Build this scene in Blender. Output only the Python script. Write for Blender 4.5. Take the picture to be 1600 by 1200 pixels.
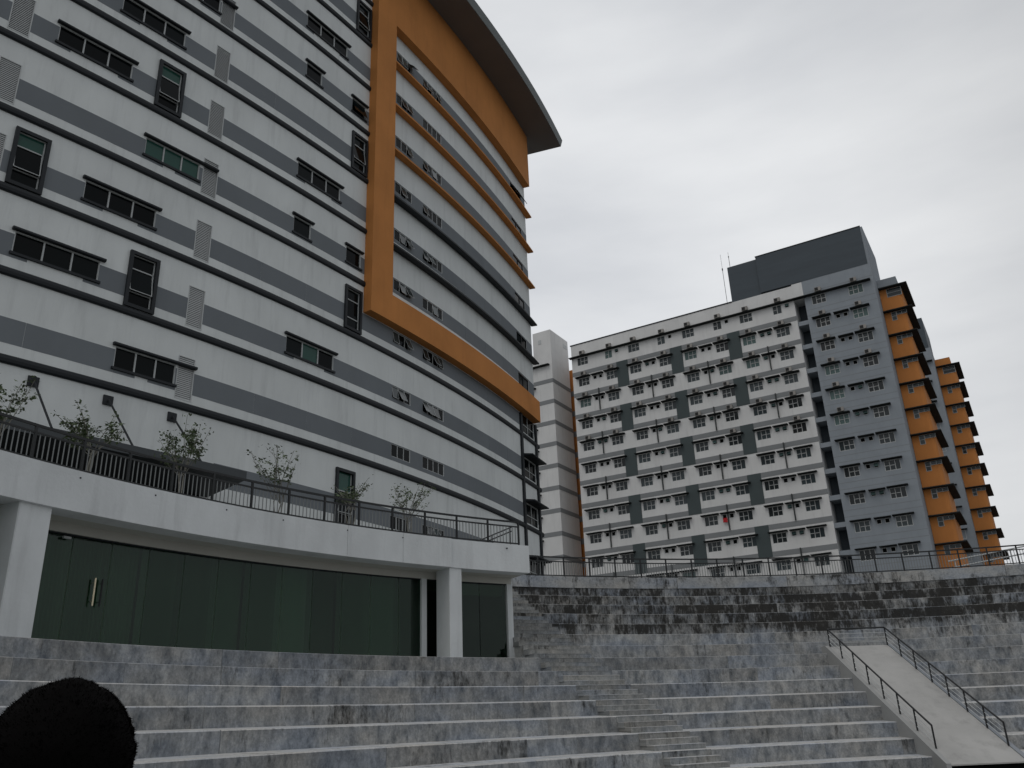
import bpy, math, random
from mathutils import Matrix, Vector
R = math.radians
for o in list(bpy.data.objects): bpy.data.objects.remove(o)
sc = bpy.context.scene
col = sc.collection
random.seed(7)

# ------------------------------------------------------------------ camera
PITCH, ROLL, FPX = 0.3791236, -0.0404348, 1337.385
cp, sp, cr, sr = math.cos(PITCH), math.sin(PITCH), math.cos(ROLL), math.sin(ROLL)
fwd = Vector((0, cp, sp)); up0 = Vector((0, -sp, cp)); r0 = Vector((1, 0, 0))
rgt = cr*r0 + sr*up0; upv = -sr*r0 + cr*up0
cd = bpy.data.cameras.new('camera'); cam = bpy.data.objects.new('camera', cd); col.objects.link(cam)
cam.matrix_world = Matrix(((rgt.x, upv.x, -fwd.x, 0), (rgt.y, upv.y, -fwd.y, 0), (rgt.z, upv.z, -fwd.z, 0), (0, 0, 0, 1)))
cd.sensor_width = 36; cd.lens = FPX/1600*36; cd.clip_start = 0.05; cd.clip_end = 6000
sc.camera = cam

# ------------------------------------------------------------------ sky and sun (overcast)
SUN_AZ, SUN_EL = R(215), R(55)
w = bpy.data.worlds.new('World'); sc.world = w; w.use_nodes = True
nt = w.node_tree; nt.nodes.clear()
def N(tree, typ, **kw):
    n = tree.nodes.new(typ)
    for k, v in kw.items():
        if k == 'i':
            for a, b in v.items(): n.inputs[a].default_value = b
        else: setattr(n, k, v)
    return n
out = N(nt, 'ShaderNodeOutputWorld'); bg = N(nt, 'ShaderNodeBackground', i={'Strength': 0.1})
sky = N(nt, 'ShaderNodeTexSky', sky_type='NISHITA', sun_disc=False)
sky.sun_elevation = SUN_EL; sky.sun_rotation = SUN_AZ; sky.dust_density = 3
tc = N(nt, 'ShaderNodeTexCoord')
mp = N(nt, 'ShaderNodeMapping', i={'Scale': (1, 1, 2.6), 'Rotation': (0.25, 0.3, 0.5)})
n1 = N(nt, 'ShaderNodeTexNoise', i={'Scale': 1.15, 'Detail': 5, 'Roughness': 0.5, 'Distortion': 0.3})
mp2 = N(nt, 'ShaderNodeMapping', i={'Scale': (1, 1, 4.0), 'Location': (3, 1, 2), 'Rotation': (0.1, 0.25, 0.2)})
n2 = N(nt, 'ShaderNodeTexNoise', i={'Scale': 3.2, 'Detail': 6, 'Roughness': 0.52})
nt.links.new(tc.outputs['Generated'], mp.inputs[0]); nt.links.new(mp.outputs[0], n1.inputs[0])
nt.links.new(tc.outputs['Generated'], mp2.inputs[0]); nt.links.new(mp2.outputs[0], n2.inputs[0])
mx = N(nt, 'ShaderNodeMix', data_type='FLOAT', i={0: 0.3})
nt.links.new(n1.outputs[0], mx.inputs[2]); nt.links.new(n2.outputs[0], mx.inputs[3])
ramp = N(nt, 'ShaderNodeValToRGB')
ramp.color_ramp.elements[0].position = 0.30; ramp.color_ramp.elements[0].color = (0.49, 0.51, 0.545, 1)
ramp.color_ramp.elements[1].position = 0.68; ramp.color_ramp.elements[1].color = (0.82, 0.83, 0.838, 1)
nt.links.new(mx.outputs[0], ramp.inputs[0])
lob = N(nt, 'ShaderNodeVectorMath', operation='DOT_PRODUCT'); lob.inputs[1].default_value = Vector((-0.02, 0.90, 0.43)).normalized()
nrm = N(nt, 'ShaderNodeVectorMath', operation='NORMALIZE'); nt.links.new(tc.outputs['Generated'], nrm.inputs[0]); nt.links.new(nrm.outputs[0], lob.inputs[0])
lr = N(nt, 'ShaderNodeMapRange', interpolation_type='SMOOTHSTEP', i={1: 0.72, 2: 1.0, 3: 8.5, 4: 12.4}); nt.links.new(lob.outputs['Value'], lr.inputs[0])
sc10 = N(nt, 'ShaderNodeVectorMath', operation='SCALE', i={3: 10.0})
nt.links.new(ramp.outputs[0], sc10.inputs[0]); nt.links.new(lr.outputs[0], sc10.inputs[3])
mix = N(nt, 'ShaderNodeMix', data_type='RGBA', i={0: 0.94})
nt.links.new(sky.outputs[0], mix.inputs[6]); nt.links.new(sc10.outputs[0], mix.inputs[7])
nt.links.new(mix.outputs[2], bg.inputs[0]); nt.links.new(bg.outputs[0], out.inputs[0])
sd = bpy.data.lights.new('sun', 'SUN'); sd.energy = 0.5; sd.angle = R(30); sd.color = (1, 0.97, 0.93)
so = bpy.data.objects.new('sun', sd); col.objects.link(so)
sv = Vector((math.sin(SUN_AZ)*math.cos(SUN_EL), math.cos(SUN_AZ)*math.cos(SUN_EL), math.sin(SUN_EL)))
so.rotation_euler = sv.to_track_quat('Z', 'Y').to_euler()
sc.view_settings.view_transform = 'Standard'; sc.view_settings.look = 'None'
sc.view_settings.exposure = -0.12; sc.view_settings.gamma = 1.0; sc.view_settings.use_curve_mapping = False

# ------------------------------------------------------------------ materials
MATS = {}
def mat(name, colr, rough=0.75, spec=0.3, noise=0.0, nscale=(1, 1, 1), dirt=0.0, bump=0.0, bscale=30, rand=0.0, metal=0.0, grime=None):
    m = bpy.data.materials.new(name); m.use_nodes = True; t = m.node_tree
    b = t.nodes['Principled BSDF']; b.inputs['Roughness'].default_value = rough
    b.inputs['Specular IOR Level'].default_value = spec; b.inputs['Metallic'].default_value = metal
    b.inputs['Base Color'].default_value = (*colr, 1)
    g = N(t, 'ShaderNodeNewGeometry'); src = None
    if noise or dirt:
        ma = N(t, 'ShaderNodeMapping', i={'Scale': nscale}); t.links.new(g.outputs['Position'], ma.inputs[0])
        nz = N(t, 'ShaderNodeTexNoise', i={'Scale': 1.0, 'Detail': 7, 'Roughness': 0.6}); t.links.new(ma.outputs[0], nz.inputs[0])
        mr = N(t, 'ShaderNodeMapRange', i={1: 0.3, 2: 0.7, 3: 1-noise, 4: 1+noise*0.6}); t.links.new(nz.outputs[0], mr.inputs[0])
        mu = N(t, 'ShaderNodeVectorMath', operation='SCALE'); mu.inputs[0].default_value = colr
        t.links.new(mr.outputs[0], mu.inputs[3]); src = mu.outputs[0]
        if dirt:
            md = N(t, 'ShaderNodeMapping', i={'Scale': (2.2, 2.2, 0.22)}); t.links.new(g.outputs['Position'], md.inputs[0])
            nd = N(t, 'ShaderNodeTexNoise', i={'Scale': 1.0, 'Detail': 8, 'Roughness': 0.65}); t.links.new(md.outputs[0], nd.inputs[0])
            rd = N(t, 'ShaderNodeMapRange', i={1: 0.52, 2: 0.78, 3: 0.0, 4: dirt}); t.links.new(nd.outputs[0], rd.inputs[0])
            mm = N(t, 'ShaderNodeMix', data_type='RGBA'); mm.inputs[7].default_value = (*(grime or [c*0.45 for c in colr]), 1)
            t.links.new(rd.outputs[0], mm.inputs[0]); t.links.new(src, mm.inputs[6]); src = mm.outputs[2]
    if rand:
        oi = N(t, 'ShaderNodeObjectInfo'); rr = N(t, 'ShaderNodeMapRange', i={1: 0, 2: 1, 3: 1-rand, 4: 1+rand})
        t.links.new(oi.outputs['Random'], rr.inputs[0]); ms = N(t, 'ShaderNodeVectorMath', operation='SCALE')
        if src: t.links.new(src, ms.inputs[0])
        else: ms.inputs[0].default_value = colr
        t.links.new(rr.outputs[0], ms.inputs[3]); src = ms.outputs[0]
    if src: t.links.new(src, b.inputs['Base Color'])
    if bump:
        nb = N(t, 'ShaderNodeTexNoise', i={'Scale': bscale, 'Detail': 5}); t.links.new(g.outputs['Position'], nb.inputs[0])
        bp = N(t, 'ShaderNodeBump', i={'Strength': bump, 'Distance': 0.02}); t.links.new(nb.outputs[0], bp.inputs['Height']); t.links.new(bp.outputs[0], b.inputs['Normal'])
    MATS[name] = m; return m
mat('white', (0.68, 0.71, 0.705), 0.8, 0.2, noise=0.09, nscale=(0.5, 0.5, 0.25), dirt=0.32, bump=0.15, bscale=9)
mat('hostel_white', (0.69, 0.69, 0.68), 0.85, 0.2, noise=0.08, nscale=(0.4, 0.4, 0.3), dirt=0.25)
mat('stripe', (0.172, 0.190, 0.205), 0.8, 0.2, noise=0.06, nscale=(0.6, 0.6, 0.4), rand=0.035)
mat('band', (0.014, 0.0175, 0.021), 0.55, 0.3)
mat('orange', (0.54, 0.225, 0.068), 0.8, 0.15, noise=0.14, nscale=(0.35, 0.35, 0.3), dirt=0.30, grime=(0.33, 0.13, 0.045), bump=0.1, bscale=8)
mat('orange_hostel', (0.55, 0.22, 0.065), 0.8, 0.2, noise=0.08, nscale=(0.5, 0.5, 0.4), dirt=0.15)
mat('soffit', (0.19, 0.175, 0.162), 0.8, 0.15, noise=0.06, nscale=(0.4, 0.4, 0.4))
mat('fascia', (0.16, 0.18, 0.18), 0.55, 0.4)
mat('grey_wall', (0.285, 0.315, 0.345), 0.85, 0.2, noise=0.08, nscale=(0.5, 0.5, 0.6), dirt=0.15)
mat('hostel_band', (0.235, 0.245, 0.25), 0.85, 0.2, noise=0.06, nscale=(0.4, 0.4, 0.4))
mat('slate', (0.062, 0.078, 0.092), 0.6, 0.3, noise=0.10, nscale=(0.15, 0.15, 1.5))
mat('dark_panel', (0.07, 0.088, 0.09), 0.7, 0.2, noise=0.06, nscale=(0.5, 0.5, 0.5))
mat('canopy', (0.06, 0.068, 0.073), 0.6, 0.3)
mat('hood', (0.03, 0.033, 0.033), 0.8, 0.15, noise=0.3, nscale=(1, 1, 1))
mat('pipe', (0.05, 0.055, 0.055), 0.6, 0.3)
mat('frame_light', (0.42, 0.44, 0.44), 0.5, 0.4)
mat('frame_hostel', (0.55, 0.56, 0.55), 0.5, 0.4)
mat('louvre', (0.50, 0.52, 0.52), 0.55, 0.3)
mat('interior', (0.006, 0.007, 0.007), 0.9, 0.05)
mat('rail', (0.018, 0.02, 0.021), 0.5, 0.35)
mat('podium', (0.65, 0.675, 0.68), 0.85, 0.2, noise=0.12, nscale=(0.9, 0.9, 0.5), dirt=0.42, bump=0.3, bscale=12, grime=(0.33, 0.34, 0.34))
mat('cream', (0.52, 0.515, 0.47), 0.8, 0.2, noise=0.05, nscale=(1, 1, 1))
mat('podium_floor', (0.22, 0.22, 0.21), 0.6, 0.3)
mat('curtain', (0.74, 0.66, 0.60), 0.9, 0.1, rand=0.25)
mat('brass', (0.72, 0.63, 0.45), 0.35, 0.5, metal=0.6)
mat('ac_case', (0.30, 0.285, 0.265), 0.6, 0.3, rand=0.15)
mat('ac_grille', (0.03, 0.03, 0.03), 0.7, 0.2)
mat('ground', (0.12, 0.12, 0.115), 0.9, 0.2, noise=0.2, nscale=(0.3, 0.3, 0.3))
mat('ramp', (0.43, 0.425, 0.41), 0.85, 0.2, noise=0.12, nscale=(0.8, 0.8, 0.8), dirt=0.45, bump=0.3, bscale=20)
mat('bark', (0.22, 0.215, 0.19), 0.9, 0.1, noise=0.3, nscale=(8, 8, 8))
mat('skin', (0.20, 0.105, 0.065), 0.55, 0.35)
mat('hair', (0.0025, 0.0022, 0.0022), 0.85, 0.04)
mat('shirt', (0.03, 0.035, 0.05), 0.9, 0.1)
mat('trousers', (0.04, 0.04, 0.045), 0.9, 0.1)

def glass_mat(name, c, rough=0.06, spec=0.25, rand=0.0):
    m = mat(name, c, rough, spec, rand=rand); return m
glass_mat('glass', (0.004, 0.006, 0.0065), 0.05, 0.09, 0.5)
glass_mat('glass_green', (0.020, 0.075, 0.058), 0.08, 0.3, 0.2)
glass_mat('glass_hostel', (0.030, 0.040, 0.044), 0.1, 0.35, 0.6)
glass_mat('glass_teal', (0.085, 0.135, 0.13), 0.15, 0.3, 0.3)
glass_mat('glass_open', (0.045, 0.058, 0.06), 0.1, 0.5, 0.5)
# tinted see-through glazing of the podium
m = bpy.data.materials.new('podium_glass'); m.use_nodes = True; t = m.node_tree; t.nodes.clear(); MATS['podium_glass'] = m
o_ = N(t, 'ShaderNodeOutputMaterial'); tr = N(t, 'ShaderNodeBsdfTransparent'); gl = N(t, 'ShaderNodeBsdfGlossy', i={'Roughness': 0.04, 'Color': (0.9, 0.97, 0.94, 1)})
oi = N(t, 'ShaderNodeObjectInfo'); rp = N(t, 'ShaderNodeValToRGB')
rp.color_ramp.elements[0].color = (0.31, 0.43, 0.36, 1); rp.color_ramp.elements[1].color = (0.39, 0.52, 0.445, 1)
t.links.new(oi.outputs['Random'], rp.inputs[0]); t.links.new(rp.outputs[0], tr.inputs[0])
lw = N(t, 'ShaderNodeFresnel', i={'IOR': 1.38}); ms = N(t, 'ShaderNodeMixShader')
t.links.new(lw.outputs[0], ms.inputs[0]); t.links.new(tr.outputs[0], ms.inputs[1]); t.links.new(gl.outputs[0], ms.inputs[2]); t.links.new(ms.outputs[0], o_.inputs[0])

# weathered concrete for the amphitheatre (UV = metres along the arc, height)
def concrete(name, base0, base1, mould, rlo=0.82, rhi=1.1):
    m = bpy.data.materials.new(name); m.use_nodes = True; t = m.node_tree; b = t.nodes['Principled BSDF']
    b.inputs['Roughness'].default_value = 0.9; b.inputs['Specular IOR Level'].default_value = 0.2
    uv = N(t, 'ShaderNodeUVMap'); oi = N(t, 'ShaderNodeObjectInfo'); g = N(t, 'ShaderNodeNewGeometry')
    L = t.links.new
    off = N(t, 'ShaderNodeCombineXYZ'); ml = N(t, 'ShaderNodeMath', operation='MULTIPLY', i={1: 37.0}); L(oi.outputs['Random'], ml.inputs[0]); L(ml.outputs[0], off.inputs[2])
    ad = N(t, 'ShaderNodeVectorMath', operation='ADD'); L(uv.outputs[0], ad.inputs[0]); L(off.outputs[0], ad.inputs[1])
    def noise(scale, det, rough=0.6, mapping=(1, 1, 1), src=ad):
        ma = N(t, 'ShaderNodeMapping', i={'Scale': mapping}); L(src.outputs[0], ma.inputs[0])
        nz = N(t, 'ShaderNodeTexNoise', i={'Scale': scale, 'Detail': det, 'Roughness': rough}); L(ma.outputs[0], nz.inputs[0]); return nz
    nb = noise(2.2, 10, 0.72, (1.7, 0.9, 1)); ns = noise(1.0, 10, 0.70, (3.4, 0.9, 1)); nf = noise(16, 6, 0.7); nc = noise(0.55, 4, 0.55, (1, 2, 1))
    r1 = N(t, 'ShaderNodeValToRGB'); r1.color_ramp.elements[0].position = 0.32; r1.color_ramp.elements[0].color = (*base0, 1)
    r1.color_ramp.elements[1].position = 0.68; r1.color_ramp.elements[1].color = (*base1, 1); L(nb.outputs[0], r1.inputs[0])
    # bluish and brownish tints
    tint = N(t, 'ShaderNodeValToRGB'); cr_ = tint.color_ramp; cr_.elements[0].position = 0.36; cr_.elements[0].color = (0.88, 0.93, 1.02, 1)
    e = cr_.elements.new(0.5); e.color = (1, 1, 1, 1); cr_.elements[-1].position = 0.66; cr_.elements[-1].color = (1.04, 1.0, 0.95, 1); L(nc.outputs[0], tint.inputs[0])
    mu = N(t, 'ShaderNodeMix', data_type='RGBA', blend_type='MULTIPLY', i={0: 1.0}); L(r1.outputs[0], mu.inputs[6]); L(tint.outputs[0], mu.inputs[7])
    rr = N(t, 'ShaderNodeMapRange', i={1: 0, 2: 1, 3: rlo, 4: rhi}); L(oi.outputs['Random'], rr.inputs[0])
    rf = N(t, 'ShaderNodeMapRange', i={1: 0.25, 2: 0.75, 3: 0.72, 4: 1.22}); L(nf.outputs[0], rf.inputs[0])
    mm = N(t, 'ShaderNodeMath', operation='MULTIPLY'); L(rr.outputs[0], mm.inputs[0]); L(rf.outputs[0], mm.inputs[1])
    s1 = N(t, 'ShaderNodeVectorMath', operation='SCALE'); L(mu.outputs[2], s1.inputs[0]); L(mm.outputs[0], s1.inputs[3])
    # mould: vertical streaks, heavier on the upper tiers
    sep = N(t, 'ShaderNodeSeparateXYZ'); L(g.outputs['Position'], sep.inputs[0])
    hz = N(t, 'ShaderNodeMapRange', i={1: 2.45, 2: 3.2, 3: -0.13, 4: mould}); L(sep.outputs[2], hz.inputs[0])
    # a second random per panel
    fr = N(t, 'ShaderNodeMath', operation='FRACT'); m7 = N(t, 'ShaderNodeMath', operation='MULTIPLY', i={1: 7.31}); L(oi.outputs['Random'], m7.inputs[0]); L(m7.outputs[0], fr.inputs[0])
    pb = N(t, 'ShaderNodeMapRange', i={1: 0, 2: 1, 3: -0.055, 4: 0.055}); L(fr.outputs[0], pb.inputs[0])
    npt = noise(0.33, 5, 0.6, (1, 2.2, 1)); pr = N(t, 'ShaderNodeMapRange', i={1: 0.3, 2: 0.7, 3: -0.17, 4: 0.17}); L(npt.outputs[0], pr.inputs[0])
    hz2 = N(t, 'ShaderNodeMath', operation='ADD'); L(hz.outputs[0], hz2.inputs[0]); L(pr.outputs[0], hz2.inputs[1])
    sm = N(t, 'ShaderNodeMath', operation='ADD'); L(ns.outputs[0], sm.inputs[0]); L(hz2.outputs[0], sm.inputs[1])
    sm2 = N(t, 'ShaderNodeMath', operation='ADD'); L(sm.outputs[0], sm2.inputs[0]); L(pb.outputs[0], sm2.inputs[1])
    nk = noise(5.0, 8, 0.7, (2.2, 0.8, 1)); kr = N(t, 'ShaderNodeMapRange', i={1: 0.25, 2: 0.75, 3: -0.16, 4: 0.16}); L(nk.outputs[0], kr.inputs[0])
    sm3 = N(t, 'ShaderNodeMath', operation='ADD'); L(sm2.outputs[0], sm3.inputs[0]); L(kr.outputs[0], sm3.inputs[1])
    th = N(t, 'ShaderNodeMapRange', i={1: 0.48, 2: 0.70, 3: 0.0, 4: 0.93}); L(sm3.outputs[0], th.inputs[0])
    mo = N(t, 'ShaderNodeMix', data_type='RGBA'); mo.inputs[7].default_value = (0.022, 0.0205, 0.018, 1); L(th.outputs[0], mo.inputs[0]); L(s1.outputs[0], mo.inputs[6])
    L(mo.outputs[2], b.inputs['Base Color'])
    bp = N(t, 'ShaderNodeBump', i={'Strength': 0.5, 'Distance': 0.015}); L(nf.outputs[0], bp.inputs['Height']); L(bp.outputs[0], b.inputs['Normal'])
    MATS[name] = m
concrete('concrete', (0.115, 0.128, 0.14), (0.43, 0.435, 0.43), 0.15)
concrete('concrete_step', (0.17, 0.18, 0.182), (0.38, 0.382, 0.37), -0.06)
concrete('concrete_lit_tread', (0.42, 0.425, 0.425), (0.58, 0.58, 0.57), -0.05, 0.95, 1.05)  # same concrete made lighter: brightness of lit tread tops put into the colour
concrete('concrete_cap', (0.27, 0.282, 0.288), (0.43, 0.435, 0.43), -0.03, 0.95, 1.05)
# leaves
m = mat('leaf', (0.095, 0.13, 0.065), 0.6, 0.3, noise=0.45, nscale=(3, 3, 3))
m.node_tree.nodes['Principled BSDF'].inputs['Transmission Weight'].default_value = 0.0

# ------------------------------------------------------------------ mesh helpers
WM = {}
def link(name, data, parent=None, M=None):
    o = bpy.data.objects.new(name, data); col.objects.link(o)
    M = M if M is not None else Matrix.Identity(4)
    WM[o.name] = M
    if parent is not None:
        o.parent = parent; o.matrix_parent_inverse = WM[parent.name].inverted()
    o.matrix_basis = M
    return o
def thing(name, label, cat, loc, group=None, kind=None):
    o = link(name, None, None, Matrix.Translation(loc)); o.empty_display_size = 0.3
    return tag(o, label, cat, group, kind)
def tag(o, label, cat=None, group=None, kind=None):
    o['label'] = label
    if cat: o['category'] = cat
    if group: o['group'] = group
    if kind: o['kind'] = kind
    return o
class MB:
    def __init__(s): s.v = []; s.f = []; s.m = []; s.uv = []
    def quad(s, pts, mi=0, uv=None):
        n = len(s.v); s.v += [tuple(p) for p in pts]; s.f.append(tuple(range(n, n+len(pts)))); s.m.append(mi)
        s.uv.append(uv if uv else [(0, 0)]*len(pts)); return s
    def box(s, fn, a0, a1, b0, b1, c0, c1, n=1, mi=0, uvs=False):
        # fn(a,b,c)->xyz ; subdivided n times along a
        for i in range(n):
            p = a0+(a1-a0)*i/n; q = a0+(a1-a0)*(i+1)/n
            for (x, y, z) in (((p, q, q, p), (b0, b0, b0, b0), (c0, c0, c1, c1)), ((p, q, q, p), (b1, b1, b1, b1), (c0, c0, c1, c1)),
                              ((p, q, q, p), (b0, b0, b1, b1), (c0, c0, c0, c0)), ((p, q, q, p), (b0, b0, b1, b1), (c1, c1, c1, c1))):
                uv = [(x[k]*uvs, z[k]) if y[0] == y[2] else (x[k]*uvs, y[k]) for k in range(4)] if uvs else None
                s.quad([fn(x[k], y[k], z[k]) for k in range(4)], mi, uv)
        for a in (a0, a1):
            s.quad([fn(a, b0, c0), fn(a, b1, c0), fn(a, b1, c1), fn(a, b0, c1)], mi, [(a, c0), (a, c0), (a, c1), (a, c1)])
        return s
    def prism(s, fn, a0, a1, prof, n=1, mi=0):
        # profile of (b,c) points swept along a
        k = len(prof)
        for i in range(n):
            p = a0+(a1-a0)*i/n; q = a0+(a1-a0)*(i+1)/n
            for j in range(k):
                b, c = prof[j]; d, e = prof[(j+1) % k]
                s.quad([fn(p, b, c), fn(q, b, c), fn(q, d, e), fn(p, d, e)], mi)
        for a in (a0, a1): s.quad([fn(a, b, c) for b, c in prof], mi)
        return s
    def bar(s, p, q, r, sides=4, mi=0):
        p = Vector(p); q = Vector(q); d = (q-p).normalized()
        x = d.cross(Vector((0, 0, 1)));  x = x.normalized() if x.length > 1e-4 else Vector((1, 0, 0)); y = d.cross(x)
        ring = [(math.cos(2*math.pi*(k+.5)/sides)*x+math.sin(2*math.pi*(k+.5)/sides)*y)*r for k in range(sides)]
        for k in range(sides):
            a, b = ring[k], ring[(k+1) % sides]; s.quad([p+a, p+b, q+b, q+a], mi)
        s.quad([p+a for a in ring], mi); s.quad([q+a for a in ring], mi)
        return s
    def data(s, name, mats, weld=True, smooth=False):
        me = bpy.data.meshes.new(name); me.from_pydata(s.v, [], s.f)
        for x in mats: me.materials.append(MATS[x])
        me.polygons.foreach_set('material_index', s.m)
        u = me.uv_layers.new(name='UVMap'); flat = [c for f in s.uv for p in f for c in p]; u.data.foreach_set('uv', flat)
        if weld:
            import bmesh
            b = bmesh.new(); b.from_mesh(me); bmesh.ops.remove_doubles(b, verts=b.verts, dist=1e-4); bmesh.ops.recalc_face_normals(b, faces=b.faces); b.to_mesh(me); b.free()
        if smooth: me.polygons.foreach_set('use_smooth', [True]*len(me.polygons))
        me.update(); return me
    def build(s, name, mats, parent=None, M=None, weld=True, smooth=False):
        if isinstance(mats, str): mats = [mats]
        return link(name, s.data(name, mats, weld, smooth), parent, M)
def ident(a, b, c): return (a, b, c)
def frameM(o, x, y): return Matrix(((x[0], y[0], 0, o[0]), (x[1], y[1], 0, o[1]), (0, 0, 1, o[2]), (0, 0, 0, 1)))
CACHE = {}
def cached(key, fn):
    if key not in CACHE: CACHE[key] = fn()
    return CACHE[key]

# coordinate systems ------------------------------------------------
FCX, FCY, FR, FZ = -99.6737, 97.0148, 107.6207, 12.533       # convex facade of the office tower
def FA(s, d, z):                                               # s = arc metres, d = outward
    th = s/FR; return (FCX+(FR+d)*math.cos(th), FCY+(FR+d)*math.sin(th), z)
def FAM(s, z, d=0.0):
    th = s/FR; return frameM(FA(s, d, z), (-math.sin(th), math.cos(th)), (-math.cos(th), -math.sin(th)))
ACX, ACY, AR0, AT, AZ0 = 13.812, 5.685, 24.317, 0.8231, 1.023   # amphitheatre
def RI(deg, r, z):
    a = R(deg); return (ACX+r*math.cos(a), ACY+r*math.sin(a), z)
def RIM(deg, r, z):
    a = R(deg); return frameM(RI(deg, r, z), (math.sin(a), -math.cos(a)), (math.cos(a), math.sin(a)))
HA = R(149.5); HE = (-math.cos(HA), -math.sin(HA)); HN = (-math.sin(HA), math.cos(HA))   # right along facade / inward
HO = (8.22, 106.8)
def HF(s, d, z):                                               # d = outward (towards the viewer)
    return (HO[0]+HE[0]*s-HI[0]*d, HO[1]+HE[1]*s-HI[1]*d, z)
HI = (0.5075, 0.8616)                                          # inward normal
def HFM(s, z, d=0.0): return frameM(HF(s, d, z), HE, HI)
tz = lambda k: AZ0+0.45*k
tr_ = lambda k: AR0+AT*k
FLOOR_Z = tz(-6)

def wall_grid(mb, fn, s0, s1, z0, z1, ops, step, depth=0.22, mi=0, mback=1, zextra=()):
    ops = [o for o in ops if o[1] > s0 and o[0] < s1 and o[3] > z0 and o[2] < z1]
    S = {s0, s1}; Z = {z0, z1} | set(zextra)
    k = 1
    while s0+k*step < s1: S.add(s0+k*step); k += 1
    for a, b, c, d in ops: S |= {a, b}; Z |= {c, d}
    S = sorted(x for x in S if s0 <= x <= s1); Z = sorted(x for x in Z if z0 <= x <= z1)
    for i in range(len(S)-1):
        if S[i+1]-S[i] < 1e-6: continue
        for j in range(len(Z)-1):
            sm, zm = (S[i]+S[i+1])/2, (Z[j]+Z[j+1])/2
            if any(a < sm < b and c < zm < d for a, b, c, d in ops): continue
            mb.quad([fn(S[i], 0, Z[j]), fn(S[i+1], 0, Z[j]), fn(S[i+1], 0, Z[j+1]), fn(S[i], 0, Z[j+1])], mi)
    for a, b, c, d in ops:
        mb.quad([fn(a, 0, c), fn(a, -depth, c), fn(a, -depth, d), fn(a, 0, d)], mi); mb.quad([fn(b, 0, c), fn(b, -depth, c), fn(b, -depth, d), fn(b, 0, d)], mi)
        mb.quad([fn(a, 0, c), fn(b, 0, c), fn(b, -depth, c), fn(a, -depth, c)], mi); mb.quad([fn(a, 0, d), fn(b, 0, d), fn(b, -depth, d), fn(a, -depth, d)], mi)
        mb.quad([fn(a, -depth, c), fn(b, -depth, c), fn(b, -depth, d), fn(a, -depth, d)], mback)

# ================================================================== ground
def disc_sector(r0, r1, a0, a1, z, n, fn=RI):
    mb = MB()
    for i in range(n):
        p = a0+(a1-a0)*i/n; q = a0+(a1-a0)*(i+1)/n
        mb.quad([fn(p, r0, z), fn(q, r0, z), fn(q, r1, z), fn(p, r1, z)])
    return mb
mb = MB().quad([(-4000, -4000, FLOOR_Z-0.004), (4000, -4000, FLOOR_Z-0.004), (4000, 4000, FLOOR_Z-0.004), (-4000, 4000, FLOOR_Z-0.004)])
o = mb.build('ground', 'ground'); o['kind'] = 'structure'; o['label'] = 'grey paved ground at the foot of the steps'
A_MIN, A_MAX = 40.0, 184.0
o = disc_sector(31.95, 900, 20, 184, 5.40, 60).build('upper_ground', 'ground'); o['kind'] = 'structure'; o['label'] = 'paved ground level with the top of the amphitheatre'

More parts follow.
